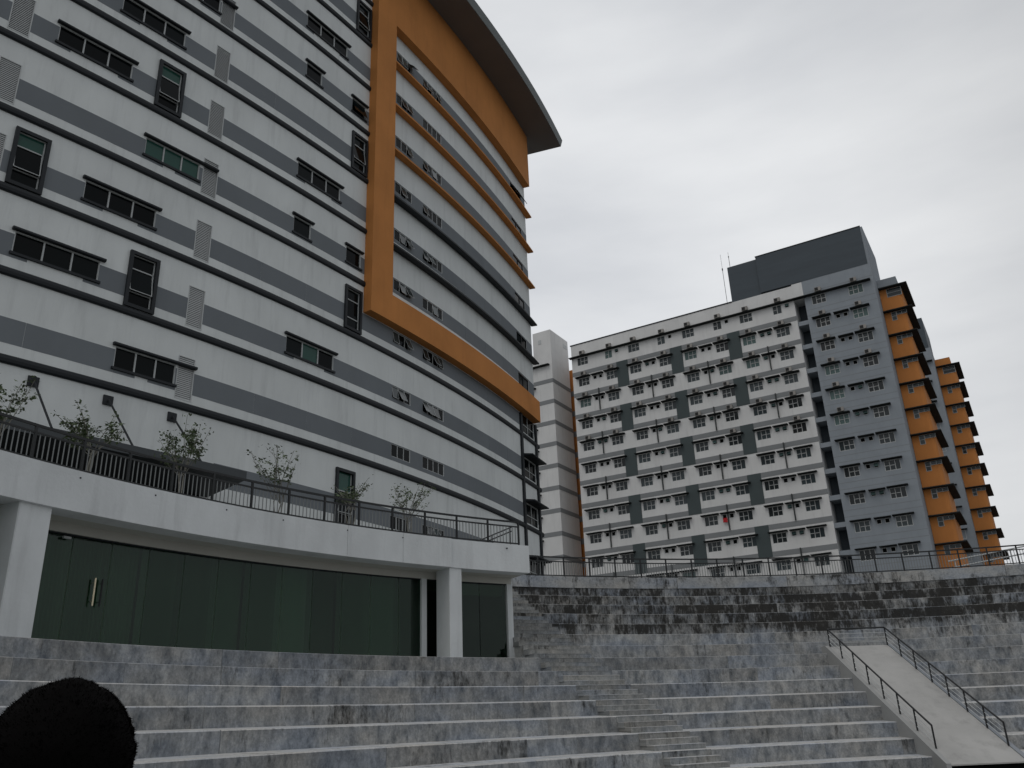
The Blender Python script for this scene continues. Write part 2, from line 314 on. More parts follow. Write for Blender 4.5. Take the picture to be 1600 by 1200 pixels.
# ================================================================== amphitheatre
amph = thing('amphitheatre', 'curved stepped concrete amphitheatre with blackened upper tiers', 'amphitheatre', (ACX, ACY, FLOOR_Z))
P_END = 120.9          # podium occupies larger angles above tier 2
def tier_range(k): return (A_MIN, P_END) if k > 2 else (A_MIN, 172.0)
def uvfn(r): return lambda a, b, c: RI(a, b, c)
for k in range(-5, 10):
    a0, a1 = tier_range(k); r0_, r1_, z = tr_(k), tr_(k+1), tz(k)
    SLP = 0.045 if k < 0 else (0.025 if k == 0 else 0.008); cmi = 1
    z1 = z+SLP                                                   # treads fall towards the arena for drainage
    bt = 0.22
    if k == 9: r1_ = 31.95
    mb = MB(); n = int((a1-a0)/1.2)
    for i in range(n):
        p = a0+(a1-a0)*i/n; q = a0+(a1-a0)*(i+1)/n; u0, u1 = R(p)*r0_, R(q)*r0_
        zb = z+SLP*bt/AT
        mb.quad([RI(p, r0_+bt, zb), RI(q, r0_+bt, zb), RI(q, r1_+0.06, z1), RI(p, r1_+0.06, z1)], 0, [(u0, 0), (u1, 0), (u1, .6), (u0, .6)])
    # end faces
    for a in (a0, a1): mb.quad([RI(a, r0_+0.01, z-0.45), RI(a, r1_, z-0.45), RI(a, r1_, z1), RI(a, r0_+0.01, z)], 0, [(0, 0), (1, 0), (1, .5), (0, .5)])
    tier = mb.build('tier', 'concrete_lit_tread' if k < 1 else 'concrete_cap', amph)
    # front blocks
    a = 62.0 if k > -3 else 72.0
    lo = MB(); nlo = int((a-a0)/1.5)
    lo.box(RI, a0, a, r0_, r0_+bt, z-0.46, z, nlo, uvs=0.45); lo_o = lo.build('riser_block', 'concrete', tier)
    aend = min(a1, 162.0)
    while a < aend-0.3:
        ln = random.choice((1.6, 2.4, 2.8, 3.4, 4.2, 5.0)); da = math.degrees(ln/r0_); b = min(a+da, aend)
        if aend-b < 1.2: b = aend
        off = random.uniform(-0.012, 0.012); g = 0.005
        mb = MB(); ns = max(2, int((b-a)/1.0)); rr = r0_+off; zz = z
        for i in range(ns):
            p = a+g+(b-a-2*g)*i/ns; q = a+g+(b-a-2*g)*(i+1)/ns
            u0, u1 = R(p)*rr, R(q)*rr; ch = 0.018 if k < 1 else 0.010
            zb = zz+SLP*bt/AT
            mb.quad([RI(p, rr, z-0.46), RI(q, rr, z-0.46), RI(q, rr, zz-ch), RI(p, rr, zz-ch)], 0, [(u0, z-.46), (u1, z-.46), (u1, zz), (u0, zz)])
            mb.quad([RI(p, rr, zz-ch), RI(q, rr, zz-ch), RI(q, rr+ch, zz), RI(p, rr+ch, zz)], cmi, [(u0, zz), (u1, zz), (u1, zz+.02), (u0, zz+.02)])
            mb.quad([RI(p, rr+ch, zz), RI(q, rr+ch, zz), RI(q, rr+bt, zb), RI(p, rr+bt, zb)], cmi, [(u0, 0), (u1, 0), (u1, .25), (u0, .25)])
        for aa in (a+g, b-g):
            mb.quad([RI(aa, rr, z-.46), RI(aa, rr+bt, z-.46), RI(aa, rr+bt, zb), RI(aa, rr, zz-ch)], 0, [(0, 0), (.2, 0), (.2, .4), (0, .4)])
        mb.build('riser_block', ['concrete', 'concrete_lit_tread' if k < 1 else 'concrete_cap'], tier)
        a = b
# coping wall on the rim, in cast lengths with joints
a = 44.0
while a < P_END:
    b = min(a+random.uniform(7.5, 9.5), P_END)
    MB().box(RI, a+0.015, b-0.015, 31.70, 31.98, tz(9)-0.02, 5.50, max(2, int((b-a)/1.2)), uvs=0.45).build('coping_wall', 'concrete_cap', amph)
    a = b
# radial stair: two extra steps on every tread
ST0f = lambda k: max(114.8, min(115.85+0.2*k, 116.5)); ST1f = lambda k: (min(120.45+0.22*k, 121.0) if k < 3.5 else 120.74)
ST0, ST1 = 114.6, 119.2
stair = MB().box(RI, ST0-0.02, ST1+0.02, tr_(-6), tr_(-6)+0.02, FLOOR_Z, FLOOR_Z+0.02, 3).build('stairway', 'concrete_cap', amph)
for k in range(-6, 9):
    rb = tr_(k+1)
    for j, (dep, h) in enumerate(((0.55, 0.15), (0.275, 0.30), (0.014, 0.447))):
        if k == -6: r_start = rb-dep
        r_start = rb-dep; w0 = ST0f(k+j/3)+random.uniform(-0.08, 0.08)+0.12*(j == 2); w1 = ST1f(k+j/3)-random.uniform(0, 0.02)
        mb = MB(); base = tz(k)+0.01 if j == 0 else tz(k)+0.149*j
        zt = tz(k)+h+random.uniform(-.006, .006)
        mb.box(RI, w0, w1, r_start, rb+0.03, base-0.01, zt-0.012, 4, uvs=0.45); mb.box(RI, w0, w1, r_start-0.006, rb+0.03, zt-0.014, zt, 4, mi=1, uvs=0.45)
        mb.build('step', ['concrete_step', 'concrete_lit_tread' if (k < 1 and j < 2) else 'concrete_step'], stair)

# ================================================================== sloping ramp slab over the entrance, with handrails
ramp = thing('ramp', 'pale sloping concrete ramp slab with black handrails cutting down the tiers', 'ramp', RI(94.5, 21, FLOOR_Z))
rax = Vector((math.cos(R(94.4)), math.sin(R(94.4)), 0)); rtx = Vector((math.sin(R(94.4)), -math.cos(R(94.4)), 0))
rc = Vector((ACX, ACY, 0))
def RP(x, r, z): return tuple(rc+rax*r+rtx*x+Vector((0, 0, z)))
nose = lambda r: AZ0+0.45*(r-AR0)/AT
HW = 1.06; HS = 0.20
RT, RB = 26.0, 19.5
mb = MB()
zt, zb_ = nose(RT)+HS, nose(RB)+HS
prof = [(RT+0.35, zt), (RT, zt), (RB, zb_), (RB, zb_-0.035), (RB+0.9, zb_+0.2), (RT+0.35, zt-0.6)]
mb.prism(RP, -HW, HW, prof); slab = mb.build('ramp_slab', 'ramp', ramp)
for sx in (-1, 1):
    x0, x1 = (sx*HW, sx*(HW+0.14))
    mb = MB().prism(RP, min(x0, x1)+0.002, max(x0, x1)-0.002, [(RT+0.35, zt+0.03), (RT, zt+0.03), (RB, zb_+0.03), (RB, zb_-0.45), (RB+0.7, FLOOR_Z+0.1), (RT+0.35, zt-0.9)])
    mb.build('side_wall', 'concrete_cap', ramp)
# near-black sheet painting in the shade of the entrance opening below the slab end
mb = MB().box(RP, -HW+0.01, HW-0.01, RB+0.10, RB+0.12, FLOOR_Z, zb_-0.02); mb.build('entrance_dark_sheet', 'interior', ramp)
def rail_pt(x, i, n, h):
    r = RT-0.05+(20.2-RT)*i/n; return RP(x, r, nose(r)+HS+h)
RH = 0.62
for sx in (-1, 1):
    x = sx*(HW-0.02)
    hr = MB().bar(rail_pt(x, 0, 7, RH), rail_pt(x, 7, 7, RH), 0.028, 6).build('handrail', 'rail', ramp)
    for i in range(8): MB().bar(rail_pt(x, i, 7, 0.02), rail_pt(x, i, 7, RH), 0.026).build('post', 'rail', ramp)
    for h in (0.15, 0.3, 0.45): MB().bar(rail_pt(x, 0, 7, h), rail_pt(x, 7, 7, h), 0.009, 4).build('infill_bar', 'louvre', ramp)
MB().bar(rail_pt(-HW+0.02, 0, 7, RH), rail_pt(HW-0.02, 0, 7, RH), 0.028, 6).build('handrail', 'rail', ramp)
for h in (0.15, 0.3, 0.45): MB().bar(rail_pt(-HW+0.02, 0, 7, h), rail_pt(HW-0.02, 0, 7, h), 0.009, 4).build('infill_bar', 'louvre', ramp)

# ================================================================== podium with glazed hall
pod = thing('podium', 'white curved concrete podium with green glass front and square pillars', 'podium', RI(138, 27.5, tz(2)))
BZ0, BZ1 = 4.61, 5.50
segs = [(120.75, 127.15, 26.36), (127.2, 131.0, 26.30), (131.02, 135.2, 26.30), (135.22, 172.0, 26.30)]
for a, b, r in segs:
    MB().box(RI, a, b, r, 26.9, BZ0, BZ1, max(3, int((b-a)/0.8))).build('beam', 'podium', pod)
MB().box(RI, 120.75, 172, 26.9, 33.5, BZ1-0.25, BZ1-0.05, 50).build('deck', 'podium_floor', pod)
MB().box(RI, 120.76, 172, 26.9, 30.9, BZ0+0.002, BZ0+0.1, 50).build('soffit', 'cream', pod)
MB().box(RI, 121.0, 172, 27.40, 27.60, 4.40, BZ0+0.004, 50).build('header', 'cream', pod)
MB().box(RI, 121.0, 172, 26.05, 31.0, tz(2)-0.3, tz(2)-0.002, 50).build('floor_slab', 'podium_floor', pod)
MB().box(RI, 120.76, 172, 30.9, 31.1, tz(2), BZ0, 50).build('back_wall', 'dark_panel', pod)
MB().box(RI, 120.76, 121.05, 27.62, 33.5, tz(2), BZ0+0.001, 1).build('end_wall', 'podium', pod)
MB().box(RI, 120.90, 121.32, 27.42, 27.6, tz(2), 4.61, 1).build('end_post', 'podium', pod)
def pillar(deg, wt=0.45, wr=0.80):
    M = RIM(deg, 26.40, tz(2)-0.02); mb = MB(); b = 0.02
    x = wt/2; y0, y1 = 0, wr
    prof = [(-x+b, y0), (x-b, y0), (x, y0+b), (x, y1-b), (x-b, y1), (-x+b, y1), (-x, y1-b), (-x, y0+b)]
    h = BZ0-tz(2)+0.022
    for i in range(8):
        p, q = prof[i], prof[(i+1) % 8]; mb.quad([(*p, 0), (*q, 0), (*q, h), (*p, h)])
    mb.build('pillar', 'podium', pod, M)
pillar(126.75); pillar(154.06, 0.74); pillar(166.0)
# glass panes
gw = 2.075; a = 121.4; i = 0
spec_dark = 0
while a < 170:
    b = a+gw
    c = (a+b)/2
    mb = MB().box(RI, a+0.02, b-0.02, 27.50, 27.512, tz(2)+0.02, 4.40, 2)
    pane = mb.build('glass_pane', 'podium_glass', pod)
    mb = MB()
    if c > 128.6:
        # folded curtain behind the pane
        fold = 0.035 if c > 147 else 0.006
        nn = 60 if fold > 0.02 else 12; fq = 10 if fold > 0.02 else 3
        vs = [(a+gw*j/nn, 27.80+fold*math.sin(2*math.pi*fq*j/nn)+(0.12 if (i % 3 == 0) else 0)) for j in range(nn+1)]
        for j in range(nn):
            (p, rp_), (q, rq) = vs[j], vs[j+1]; mb.quad([RI(p, rp_, tz(2)+0.03), RI(q, rq, tz(2)+0.03), RI(q, rq, 4.5), RI(p, rp_, 4.5)])
        mb.build('curtain', 'curtain', pod, smooth=True)
    a = b; i += 1
MB().box(RI, 121.4, 126.4, 27.70, 27.74, 4.02, 4.55, 4).build('pelmet', 'curtain', pod)
for d_, wd in ((127.88, 0.38),): MB().box(RI, d_-wd/2, d_+wd/2, 27.40, 27.62, tz(2), 4.40, 1).build('mullion', 'podium', pod)
MB().box(RI, 121.1, 172, 27.46, 27.55, 4.37, 4.42, 50).build('glazing_track', 'band', pod)
# door pull
for dd, mt in ((-0.16, 'brass'), (0.22, 'rail')):
    mb = MB(); M = RIM(149.0-dd, 27.40, 2.87); mb.bar((0, 0, 0), (0, 0, .62), 0.022, 8); mb.bar((0, 0, .1), (0, .09, .1), 0.012, 6); mb.bar((0, 0, .52), (0, .09, .52), 0.012, 6)
    mb.build('door_pull', mt, pod, M)
for dg in (152.27, 148.06, 143.66, 139.86, 135.25, 131.05, 122.63, 156.6):
    M = RIM(dg, 26.36, 5.36); MB().bar((0, -0.07, -0.01), (0, 0.1, 0.01), 0.02, 8).build('drain_spout', 'band', pod, M)
MB().box(ident, -0.09, 0.09, -0.03, 0.03, 0, 0.05).build('emergency_light', 'frame_light', pod, RIM(150.9, 27.42, 4.27))

# railings ---------------------------------------------------------
def railing(name, label, r, a0, a1, sp_, z0, height, mid, nb, single, parent_loc):
    t = thing(name, label, 'railing', parent_loc)
    n = int(round((a1-a0)/sp_))
    step = (a1-a0)/n
    for (h, rr) in ((height, 0.026), (mid, 0.02), (0.06, 0.02)):
        mb = MB(); mb.box(RI, a0, a1, r-rr, r+rr, z0+h-rr, z0+h+rr, n*2); mb.build('top_rail' if h == height else ('middle_rail' if h == mid else 'bottom_rail'), 'rail', t)
    pm = cached(('post', height), lambda: MB().box(ident, -0.026, 0.026, -0.026, 0.026, -0.05, height-0.02).data('post', ['rail']))
    bmh = cached(('bal', mid), lambda: MB().box(ident, -0.009, 0.009, -0.009, 0.009, 0.06, mid-0.01).data('baluster', ['pipe_light']))
    big = MB()
    for i in range(n+1):
        link('post', pm, t, RIM(a0+step*i, r, z0))
        if i == n: break
        for j in range(1, nb):
            a = a0+step*(i+j/nb)
            if single: link('baluster', bmh, t, RIM(a, r, z0))
            else:
                M = RIM(a, r, z0); f = lambda x, y, z: tuple(M @ Vector((x, y, z)))
                big.box(f, -0.009, 0.009, -0.009, 0.009, 0.06, mid-0.01)
    if not single:
        b = big.build('balusters', 'pipe_light', t, weld=False); b['kind'] = 'stuff'
    return t
mat('pipe_light', (0.20, 0.21, 0.21), 0.5, 0.3)
railing('terrace_railing', 'dark metal railing with thin balusters along the curved white podium edge', 26.45, 121.45, 162.3, 2.553, 5.50, 0.78, 0.62, 10, True, RI(135, 26.45, 5.5))
railing('rim_railing', 'dark metal railing along the top rim of the amphitheatre', 31.86, 58.0, 116.3, 2.105, 5.50, 0.80, 0.62, 10, False, RI(95, 31.86, 5.5))
t = thing('stair_handrail', 'sloping dark metal handrail at the right end of the podium terrace', 'handrail', RI(122, 27.7, 5.5))
for dz in (0, -0.14): MB().bar(RI(123.6, 27.75, 5.75+dz), RI(120.4, 27.75, 6.42+dz), 0.022, 6).build('sloping_rail', 'rail', t)
for dg, h in ((123.5, 0.25), (122.0, 0.6), (120.5, 0.9)): MB().bar(RI(dg, 27.75, 5.45), RI(dg, 27.75, 5.5+h), 0.022).build('post', 'rail', t)
t = thing('ramp_handrail', 'pale metal handrail rising beyond the rim railing at far right', 'handrail', RI(78, 33.2, 5.4))
for dz in (0.72, 0.42): MB().bar(RI(81, 33.2, 5.3+dz), RI(70, 33.2, 6.1+dz), 0.03, 6).build('sloping_rail', 'louvre', t)
for k_ in range(6): MB().bar(RI(80.5-2*k_, 33.2, 5.38), RI(80.5-2*k_, 33.2, 6.04+0.14*k_), 0.022).build('post', 'louvre', t)

# ================================================================== office tower with the convex striped facade
tower = thing('tower_building', 'tall curved building striped white and grey with a large orange frame', 'building', FA(-60, -2, 5.4))
H = 3.3
Zf = lambda k: FZ+H*k if k >= 0 else (FZ-3.85 if k == -1 else 5.38)
ztop = lambda k: Zf(k+1)
SL, SR = -98.0, -37.0
ROOF = 46.8
T3, TL, LV, SQ, ST = [], [], [], [], []
for k, a, b in ((4, -76.26, -73.16), (5, -74.0, -71.0), (6, -72.2, -69.45), (3, -72.13, -69.55), (2, -74.27, -71.26), (1, -76.35, -73.22), (0, -72.13, -69.57), (4, -64.06, -61.05), (7, -64.06, -60.95), (1, -64.08, -61.0), (7, -74.5, -71.4), (8, -70.5, -67.4), (9, -66.0, -63.0), (9, -74, -71)): T3.append((k, a, b))
for k, a in ((4, -72.05), (2, -77.05), (8, -60.32), (5, -60.32), (1, -72.12), (2, -60.40), (7, -77.1), (8, -66.2)): TL.append((k, a, a+1.28))
for k in (1, 2, 3, 4, 5, 6, 0, 7): LV.append((k, -69.38 if k else -69.50, -68.6 if k else -68.72))
for k in (2, 3, 4, 5): LV.append((k, -78.07, -77.28))
for k, a in ((6, -63.9), (6, -60.37), (3, -64.1), (3, -60.40)): SQ.append((k, a, a+1.12))
for k in range(-1, 9):
    ST.append((k, -56.42, -54.78, 3)); ST.append((k, -53.6, -51.45, 4))
ops = []
for k, a, b in T3: ops.append((k, (a, b, Zf(k)+0.86, Zf(k)+1.74)))
for k, a, b in TL: ops.append((k, (a+0.13, b-0.13, Zf(k)+0.40, Zf(k)+2.58)))
for k, a, b in LV: ops.append((k, (a, b, Zf(k)+0.32, Zf(k)+2.22)))
for k, a, b in SQ: ops.append((k, (a, b, Zf(k)+0.82, Zf(k)+1.76)))
for k, a, b, n in ST: ops.append((k, (a, b, Zf(k)+0.86, Zf(k)+1.56)))
DOOR = (-60.55, -59.25)
ops.append((-1, (DOOR[0]+0.12, DOOR[1]-0.12, Zf(-1)+0.02, Zf(-1)+3.05)))
EW = [(k, (-40.05, -37.55, Zf(k)+0.30, Zf(k)+1.72)) if k < 3 else (k, (-40.3, -38.2, Zf(k)+0.55, Zf(k)+1.50)) for k in range(-1, 9)]
ops += EW
mb = MB()
for k in range(-2, 11):
    z0, z1 = Zf(k), min(ztop(k), ROOF)
    if z0 >= ROOF: break
    wall_grid(mb, FA, SL, SR, z0, z1, [q for kk, q in ops if kk == k], 1.5)
# sides and back of the block
mb.box(FA, SL, SR, -14, -13.8, 5.38, ROOF, 20)
mb.quad([FA(SR, 0, 5.38), FA(SR, -14, 5.38), FA(SR, -14, ROOF), FA(SR, 0, ROOF)]); mb.quad([FA(SL, 0, 5.38), FA(SL, -14, 5.38), FA(SL, -14, ROOF), FA(SL, 0, ROOF)])
mb.build('wall', ['white', 'interior'], tower, weld=True)
# grey stripes as panels
for k in range(-1, 11):
    za, zb_ = Zf(k)+(0.64 if k >= 0 else 0.88), Zf(k)+(1.60 if k >= 0 else 1.86)
    if zb_ > ROOF: continue
    blk = sorted([(q[0], q[1]) for kk, q in ops if kk == k])
    if k == -1: blk = sorted(blk+[(-98.0, -67.4)])
    cur = -82.0; ivs = []
    for a, b in blk:
        a2, b2 = a-0.005, b+0.005
        if a2 > cur: ivs.append((cur, a2))
        cur = max(cur, b2)
    if cur < SR: ivs.append((cur, SR))
    for a, b in ivs:
        if b-a < 0.02: continue
        n = max(1, int((b-a)/2.7))
        for i in range(n):
            p = a+(b-a)*i/n; q = a+(b-a)*(i+1)/n; g = 0.006 if n > 1 else 0
            MB().box(FA, p+g, q-g, -0.05, 0.006, za, zb_, max(1, int((q-p)/1.2))).build('stripe_panel', 'stripe', tower)
    # stripe above and below the strip windows
    for kk, q in ops:
        if kk == k and (q[2] > za+0.03 or q[3] < zb_-0.03) and (q[1]-q[0]) > 1.0:
            if q[2] > za+0.03: MB().box(FA, q[0]-0.005, q[1]+0.005, -0.05, 0.006, za, q[2]-0.002, 1).build('stripe_panel', 'stripe', tower)
            if q[3] < zb_-0.03: MB().box(FA, q[0]-0.005, q[1]+0.005, -0.05, 0.006, q[3]+0.002, zb_, 1).build('stripe_panel', 'stripe', tower)
# dark string courses with a rounded nose
nose_p = [(-0.05, -0.12), (0.06, -0.12), (0.11, -0.07), (0.13, 0.04), (0.11, 0.15), (0.06, 0.20), (-0.05, 0.20)]
CL0, CL1 = -58.95, -57.18
for k in range(0, 11):
    z = Zf(k)
    if z > ROOF-0.5: break
    end = SR+0.35 if k < 3 else CL0+0.02
    mb = MB().prism(FA, -98, end, [(b, z+c) for b, c in nose_p], int((end+98)/1.3)); mb.build('string_course', 'band', tower)
# orange frame
FD = 0.55
mb = MB().box(FA, CL0, CL1, -0.02, FD, 20.78, ROOF-0.01, 2); mb.build('frame_column', 'orange', tower)
mb = MB().box(FA, CL1, -37.45, -0.02, FD, 20.78, 22.42, 18); mb.build('frame_sill', 'orange', tower)
mb = MB().box(FA, CL1, -37.15, -0.02, FD, 41.75, ROOF-0.01, 18); mb.build('frame_head', 'orange', tower)
for k, mt in ((8, 'orange'), (7, 'orange'), (6, 'orange'), (5, 'band'), (4, 'band')):
    z = Zf(k)+0.05
    mb = MB().prism(FA, CL1, SR+0.25, [(-0.02, z), (0.46, z-0.02), (0.46, z+0.09), (-0.02, z+0.16)], 18); mb.build('ledge', mt, tower)
# roof
rf = MB().box(FA, -98, -34.80, -16, 2.85, ROOF, ROOF+0.12, 46).build('roof', 'soffit', tower)
MB().prism(FA, -98, -34.77, [(2.80, ROOF+0.02), (2.88, ROOF+0.02), (3.05, ROOF+0.62), (2.80, ROOF+0.66), (-10, ROOF+1.3), (-16, ROOF+0.9), (-16, ROOF+0.12), (2.7, ROOF+0.125)], 46).build('fascia', 'fascia', rf)

# windows of the tower
def rect_frame(mb, x0, x1, z0, z1, t, y0, y1, mi=0):
    mb.box(ident, x0, x0+t, y0, y1, z0, z1, mi=mi); mb.box(ident, x1-t, x1, y0, y1, z0, z1, mi=mi)
    mb.box(ident, x0+t, x1-t, y0, y1, z0, z0+t, mi=mi); mb.box(ident, x0+t, x1-t, y0, y1, z1-t, z1, mi=mi)
GL = ['glass']*6+['glass_green']
def sub(name, key, fn, mats, parent, M): return link(name, cached(key, lambda: fn().data(name, mats)), parent, M)
for k, a, b in T3:
    w_ = round(b-a, 2); h = 0.88; M = FAM((a+b)/2, Zf(k)+0.86)
    def mk():
        mb = MB(); rect_frame(mb, -w_/2, w_/2, 0, h, 0.035, 0.04, 0.10)
        third = w_/3
        for x in (-w_/2+third, -w_/2+2*third): mb.box(ident, x-0.03, x+0.03, 0.03, 0.10, 0.03, h-0.03)
        return mb
    wo = link('window', mk().data('window', ['frame_light']), tower, M)
    green = (k == 3 and a < -70)
    for j in range(3):
        x0 = -w_/2+w_*j/3; g = 'glass_green' if green else ('glass_green' if random.random() < 0.08 else 'glass')
        sub('pane', ('t3p', w_, j, g), lambda: MB().quad([(x0+0.03, 0.08, 0.03), (x0+w_/3-0.03, 0.08, 0.03), (x0+w_/3-0.03, 0.08, h-0.03), (x0+0.03, 0.08, h-0.03)]), [g], wo, M)
    ext = 0.9 if any(kk == k and abs(aa-b) < 0.25 for kk, aa, bb in LV) else 0.17
    hp = [(-0.12, h+0.01), (-0.15, h+0.04), (-0.15, h+0.10), (-0.12, h+0.13), (0.05, h+0.13), (0.05, h+0.01)]
    MB().prism(ident, -w_/2-0.14, w_/2+ext, hp).build('hood', 'band', wo, M)
    MB().box(ident, -w_/2-0.09, w_/2+0.09, -0.08, 0.05, -0.10, -0.0).build('sill', 'band', wo, M)
for k, a, b in TL+[(-1, DOOR[0], DOOR[1])]:
    door = k == -1
    w_ = round(b-a, 2); z0 = Zf(k)+(0.24 if not door else 0.0); h = 2.5 if not door else 3.17; M = FAM((a+b)/2, z0)
    mb = MB(); rect_frame(mb, -w_/2, w_/2, 0, h, 0.145, -0.11, 0.06); wo = mb.build('window', 'band', tower, M)
    mb = MB(); x = w_/2-0.15; z1, z2 = (0.72, 1.75) if not door else (1.0, 2.1)
    for zz in (z1, z2): mb.box(ident, -x, x, 0.02, 0.08, zz-0.025, zz+0.025)
    mb.box(ident, x-0.05, x, 0.02, 0.08, 0.15, h-0.15); mb.build('glazing_bar', 'frame_light', wo, M)
    for (c, d, g) in ((0.15, z1-0.025, 'glass'), (z1+0.025, z2-0.025, 'glass'), (z2+0.025, h-0.15, 'glass_green' if (a < -76 or k == 4 or door) else 'glass')):
        tilt = 0.0
        if c > 0.3 and c < 1.2 and random.random() < 0.6: tilt = 0.16
        MB().quad([(-x, 0.06-tilt, c), (x-0.05, 0.06-tilt, c), (x-0.05, 0.06, d), (-x, 0.06, d)]).build('pane', g, wo, M)
        if tilt:
            f = MB(); f.bar((-x, 0.05-tilt, c), (x-.05, 0.05-tilt, c), 0.02); f.bar((-x, 0.05-tilt, c), (-x, .05, d), 0.02); f.bar((x-.05, 0.05-tilt, c), (x-.05, .05, d), 0.02); f.build('casement', 'frame_light', wo, M)
for k, a, b in LV:
    w_ = round(b-a, 2); M = FAM((a+b)/2, Zf(k)+0.32); h = 1.9
    mb = MB(); rect_frame(mb, -w_/2, w_/2, 0, h, 0.035, -0.012, 0.06); lo = mb.build('louvre', 'louvre', tower, M)
    def mk():
        mb = MB(); n = 22
        for i in range(n):
            z = 0.04+(h-0.08)*i/n; mb.quad([(-w_/2+.03, 0.01, z), (w_/2-.03, 0.01, z), (w_/2-.03, 0.045, z+0.078), (-w_/2+.03, 0.045, z+0.078)])
        return mb
    sub('louvre_slats', ('lv', w_), mk, ['louvre'], lo, M)
for k, a, b in SQ:
    w_ = 1.12; h = 0.94; M = FAM((a+b)/2, Zf(k)+0.82)
    mb = MB(); rect_frame(mb, -w_/2, w_/2, 0, h, 0.035, 0.03, 0.1); wo = mb.build('window', 'frame_light', tower, M)
    tilt = 0.3 if (k == 6 and a > -62) else 0
    MB().quad([(-w_/2+.03, .08-tilt, .03), (w_/2-.03, .08-tilt, .03), (w_/2-.03, .08, h-.03), (-w_/2+.03, .08, h-.03)]).build('pane', 'glass', wo, M)
    MB().prism(ident, -w_/2-0.14, w_/2+0.14, [(-0.12, h+.01), (-0.15, h+.04), (-0.15, h+.10), (-0.12, h+.13), (0.05, h+.13), (0.05, h+.01)]).build('hood', 'band', wo, M)
    MB().box(ident, -w_/2-0.09, w_/2+0.09, -0.08, 0.05, -0.10, 0).build('sill', 'band', wo, M)
for k, a, b, n in ST:
    w_ = round(b-a, 2); h = 0.70; M = FAM((a+b)/2, Zf(k)+0.86)
    mb = MB(); rect_frame(mb, -w_/2, w_/2, 0, h, 0.03, 0.02, 0.08)
    for j in range(1, n): x = -w_/2+w_*j/n; mb.box(ident, x-0.018, x+0.018, 0.02, 0.08, 0.03, h-0.03)
    wo = mb.build('window', 'frame_light', tower, M)
    for j in range(n):
        x0 = -w_/2+w_*j/n+.03; x1 = -w_/2+w_*(j+1)/n-.03
        op = random.random()
        tilt = random.choice((0.12, 0.2, 0.3)) if op < 0.34 else 0
        if k == 8 and b < -54 and j == 2: tilt = 0.55
        zl = 0.03+(0.12 if tilt > 0.4 else 0)
        pn = MB().box(ident, x0, x1, 0, 0.012, 0, 1).data('pane', ['glass_open' if tilt else 'glass'])
        for v in pn.vertices:
            zz = zl+(h-0.03-zl)*v.co.z; v.co.y = v.co.y+0.05-tilt*(1-v.co.z); v.co.z = zz
        po = link('pane', pn, wo, M)
        if tilt:
            f = MB(); c = 0.05-tilt; f.bar((x0, c, zl), (x1, c, zl), .014); f.bar((x0, c, zl), (x0, .05, h-.03), .014); f.bar((x1, c, zl), (x1, .05, h-.03), .014); f.build('casement', 'frame_light', wo, M)
# end bay windows, pilasters and hoods
for s_ in (-40.32, -37.3):
    MB().box(FA, s_-0.16, s_+0.16, -0.02, 0.13, 5.38, 20.7).build('pilaster', 'band', tower)
for k, q in EW:
    w_ = q[1]-q[0]; h = q[3]-q[2]; M = FAM((q[0]+q[1])/2, q[2])
    mb = MB(); rect_frame(mb, -w_/2, w_/2, 0, h, 0.05, 0.03, 0.1); mb.box(ident, -0.03, 0.03, 0.03, 0.1, 0.05, h-0.05)
    if k < 3: mb.box(ident, -w_/2+.05, -.03, .03, .1, h*.4, h*.4+.05); mb.box(ident, .03, w_/2-.05, .03, .1, h*.4, h*.4+.05)
    wo = mb.build('window', 'frame_light' if k < 3 else 'band', tower, M)
    for x0, x1 in ((-w_/2+.04, -.02), (.02, w_/2-.04)):
        MB().quad([(x0, .07, .04), (x1, .07, .04), (x1, .07, h-.04), (x0, .07, h-.04)]).build('pane', 'glass', wo, M)
    if k < 2: MB().prism(ident, -w_/2-0.05, w_/2+0.35, [(-0.75, h+0.02), (-0.75, h+0.1), (0.0, h+0.22), (0.0, h+0.02)]).build('hood', 'band', wo, M)
    if k == 8: MB().prism(ident, -w_/2+0.5, w_/2+0.3, [(-0.5, 0.1), (-0.53, 0.13), (-0.02, h+0.06), (-0.02, h)]).build('open_casement', 'band', wo, M)
# entrance canopy on tie rods
cano = MB().prism(FA, -90, -67.55, [(0.0, 9.05), (2.45, 9.30), (2.5, 9.30), (2.5, 9.64), (2.4, 9.66), (0.0, 9.45)], 16).build('entrance_canopy', 'canopy', tower)
for s_ in (-74.86, -72.15, -69.5, -77.5):
    MB().bar(FA(s_, 0.1, 12.0), FA(s_, 2.4, 9.66), 0.04, 8).build('tie_rod', 'band', cano)
    MB().box(ident, -0.19, 0.19, -0.03, 0.03, -0.19, 0.19).build('wall_plate', 'band', cano, FAM(s_, 12.0, 0.03))
MB().box(FA, -90, -67.9, 0.012, 0.05, 5.45, 9.05, 12).build('entrance_glazing', 'glass', tower)

# ================================================================== hostel block
host = thing('hostel_building', 'white and grey apartment slab with rows of hooded windows and dark panels', 'building', HF(15, -5, 5.4))
rows = range(0, 12)
zs = lambda k: 44.55-3*k
MOD = 7.45
Wpos = []   # (k, s0, s1, tall pane side)
small = []
for m_ in range(4):
    b = m_*MOD
    for k in rows:
        if k == 0:
            Wpos.append((k, b+0.82, b+2.42, -1)); Wpos.append((k, b+4.92, b+5.98, 2)); small.append((k, b+6.42, b+6.83, 0.55))
        else:
            Wpos.append((k, b+0.82, b+2.42, -1)); Wpos.append((k, b+4.90, b+6.50, 1))
            small.append((k, b+3.02, b+3.50, .58)); small.append((k, b+3.85, b+4.33, .58))
HOPS = [(a, b, zs(k), zs(k)+1.12) for k, a, b, t_ in Wpos]+[(a, b, zs(k)+dz, zs(k)+dz+0.5) for k, a, b, dz in small]
gW = []; gS = []
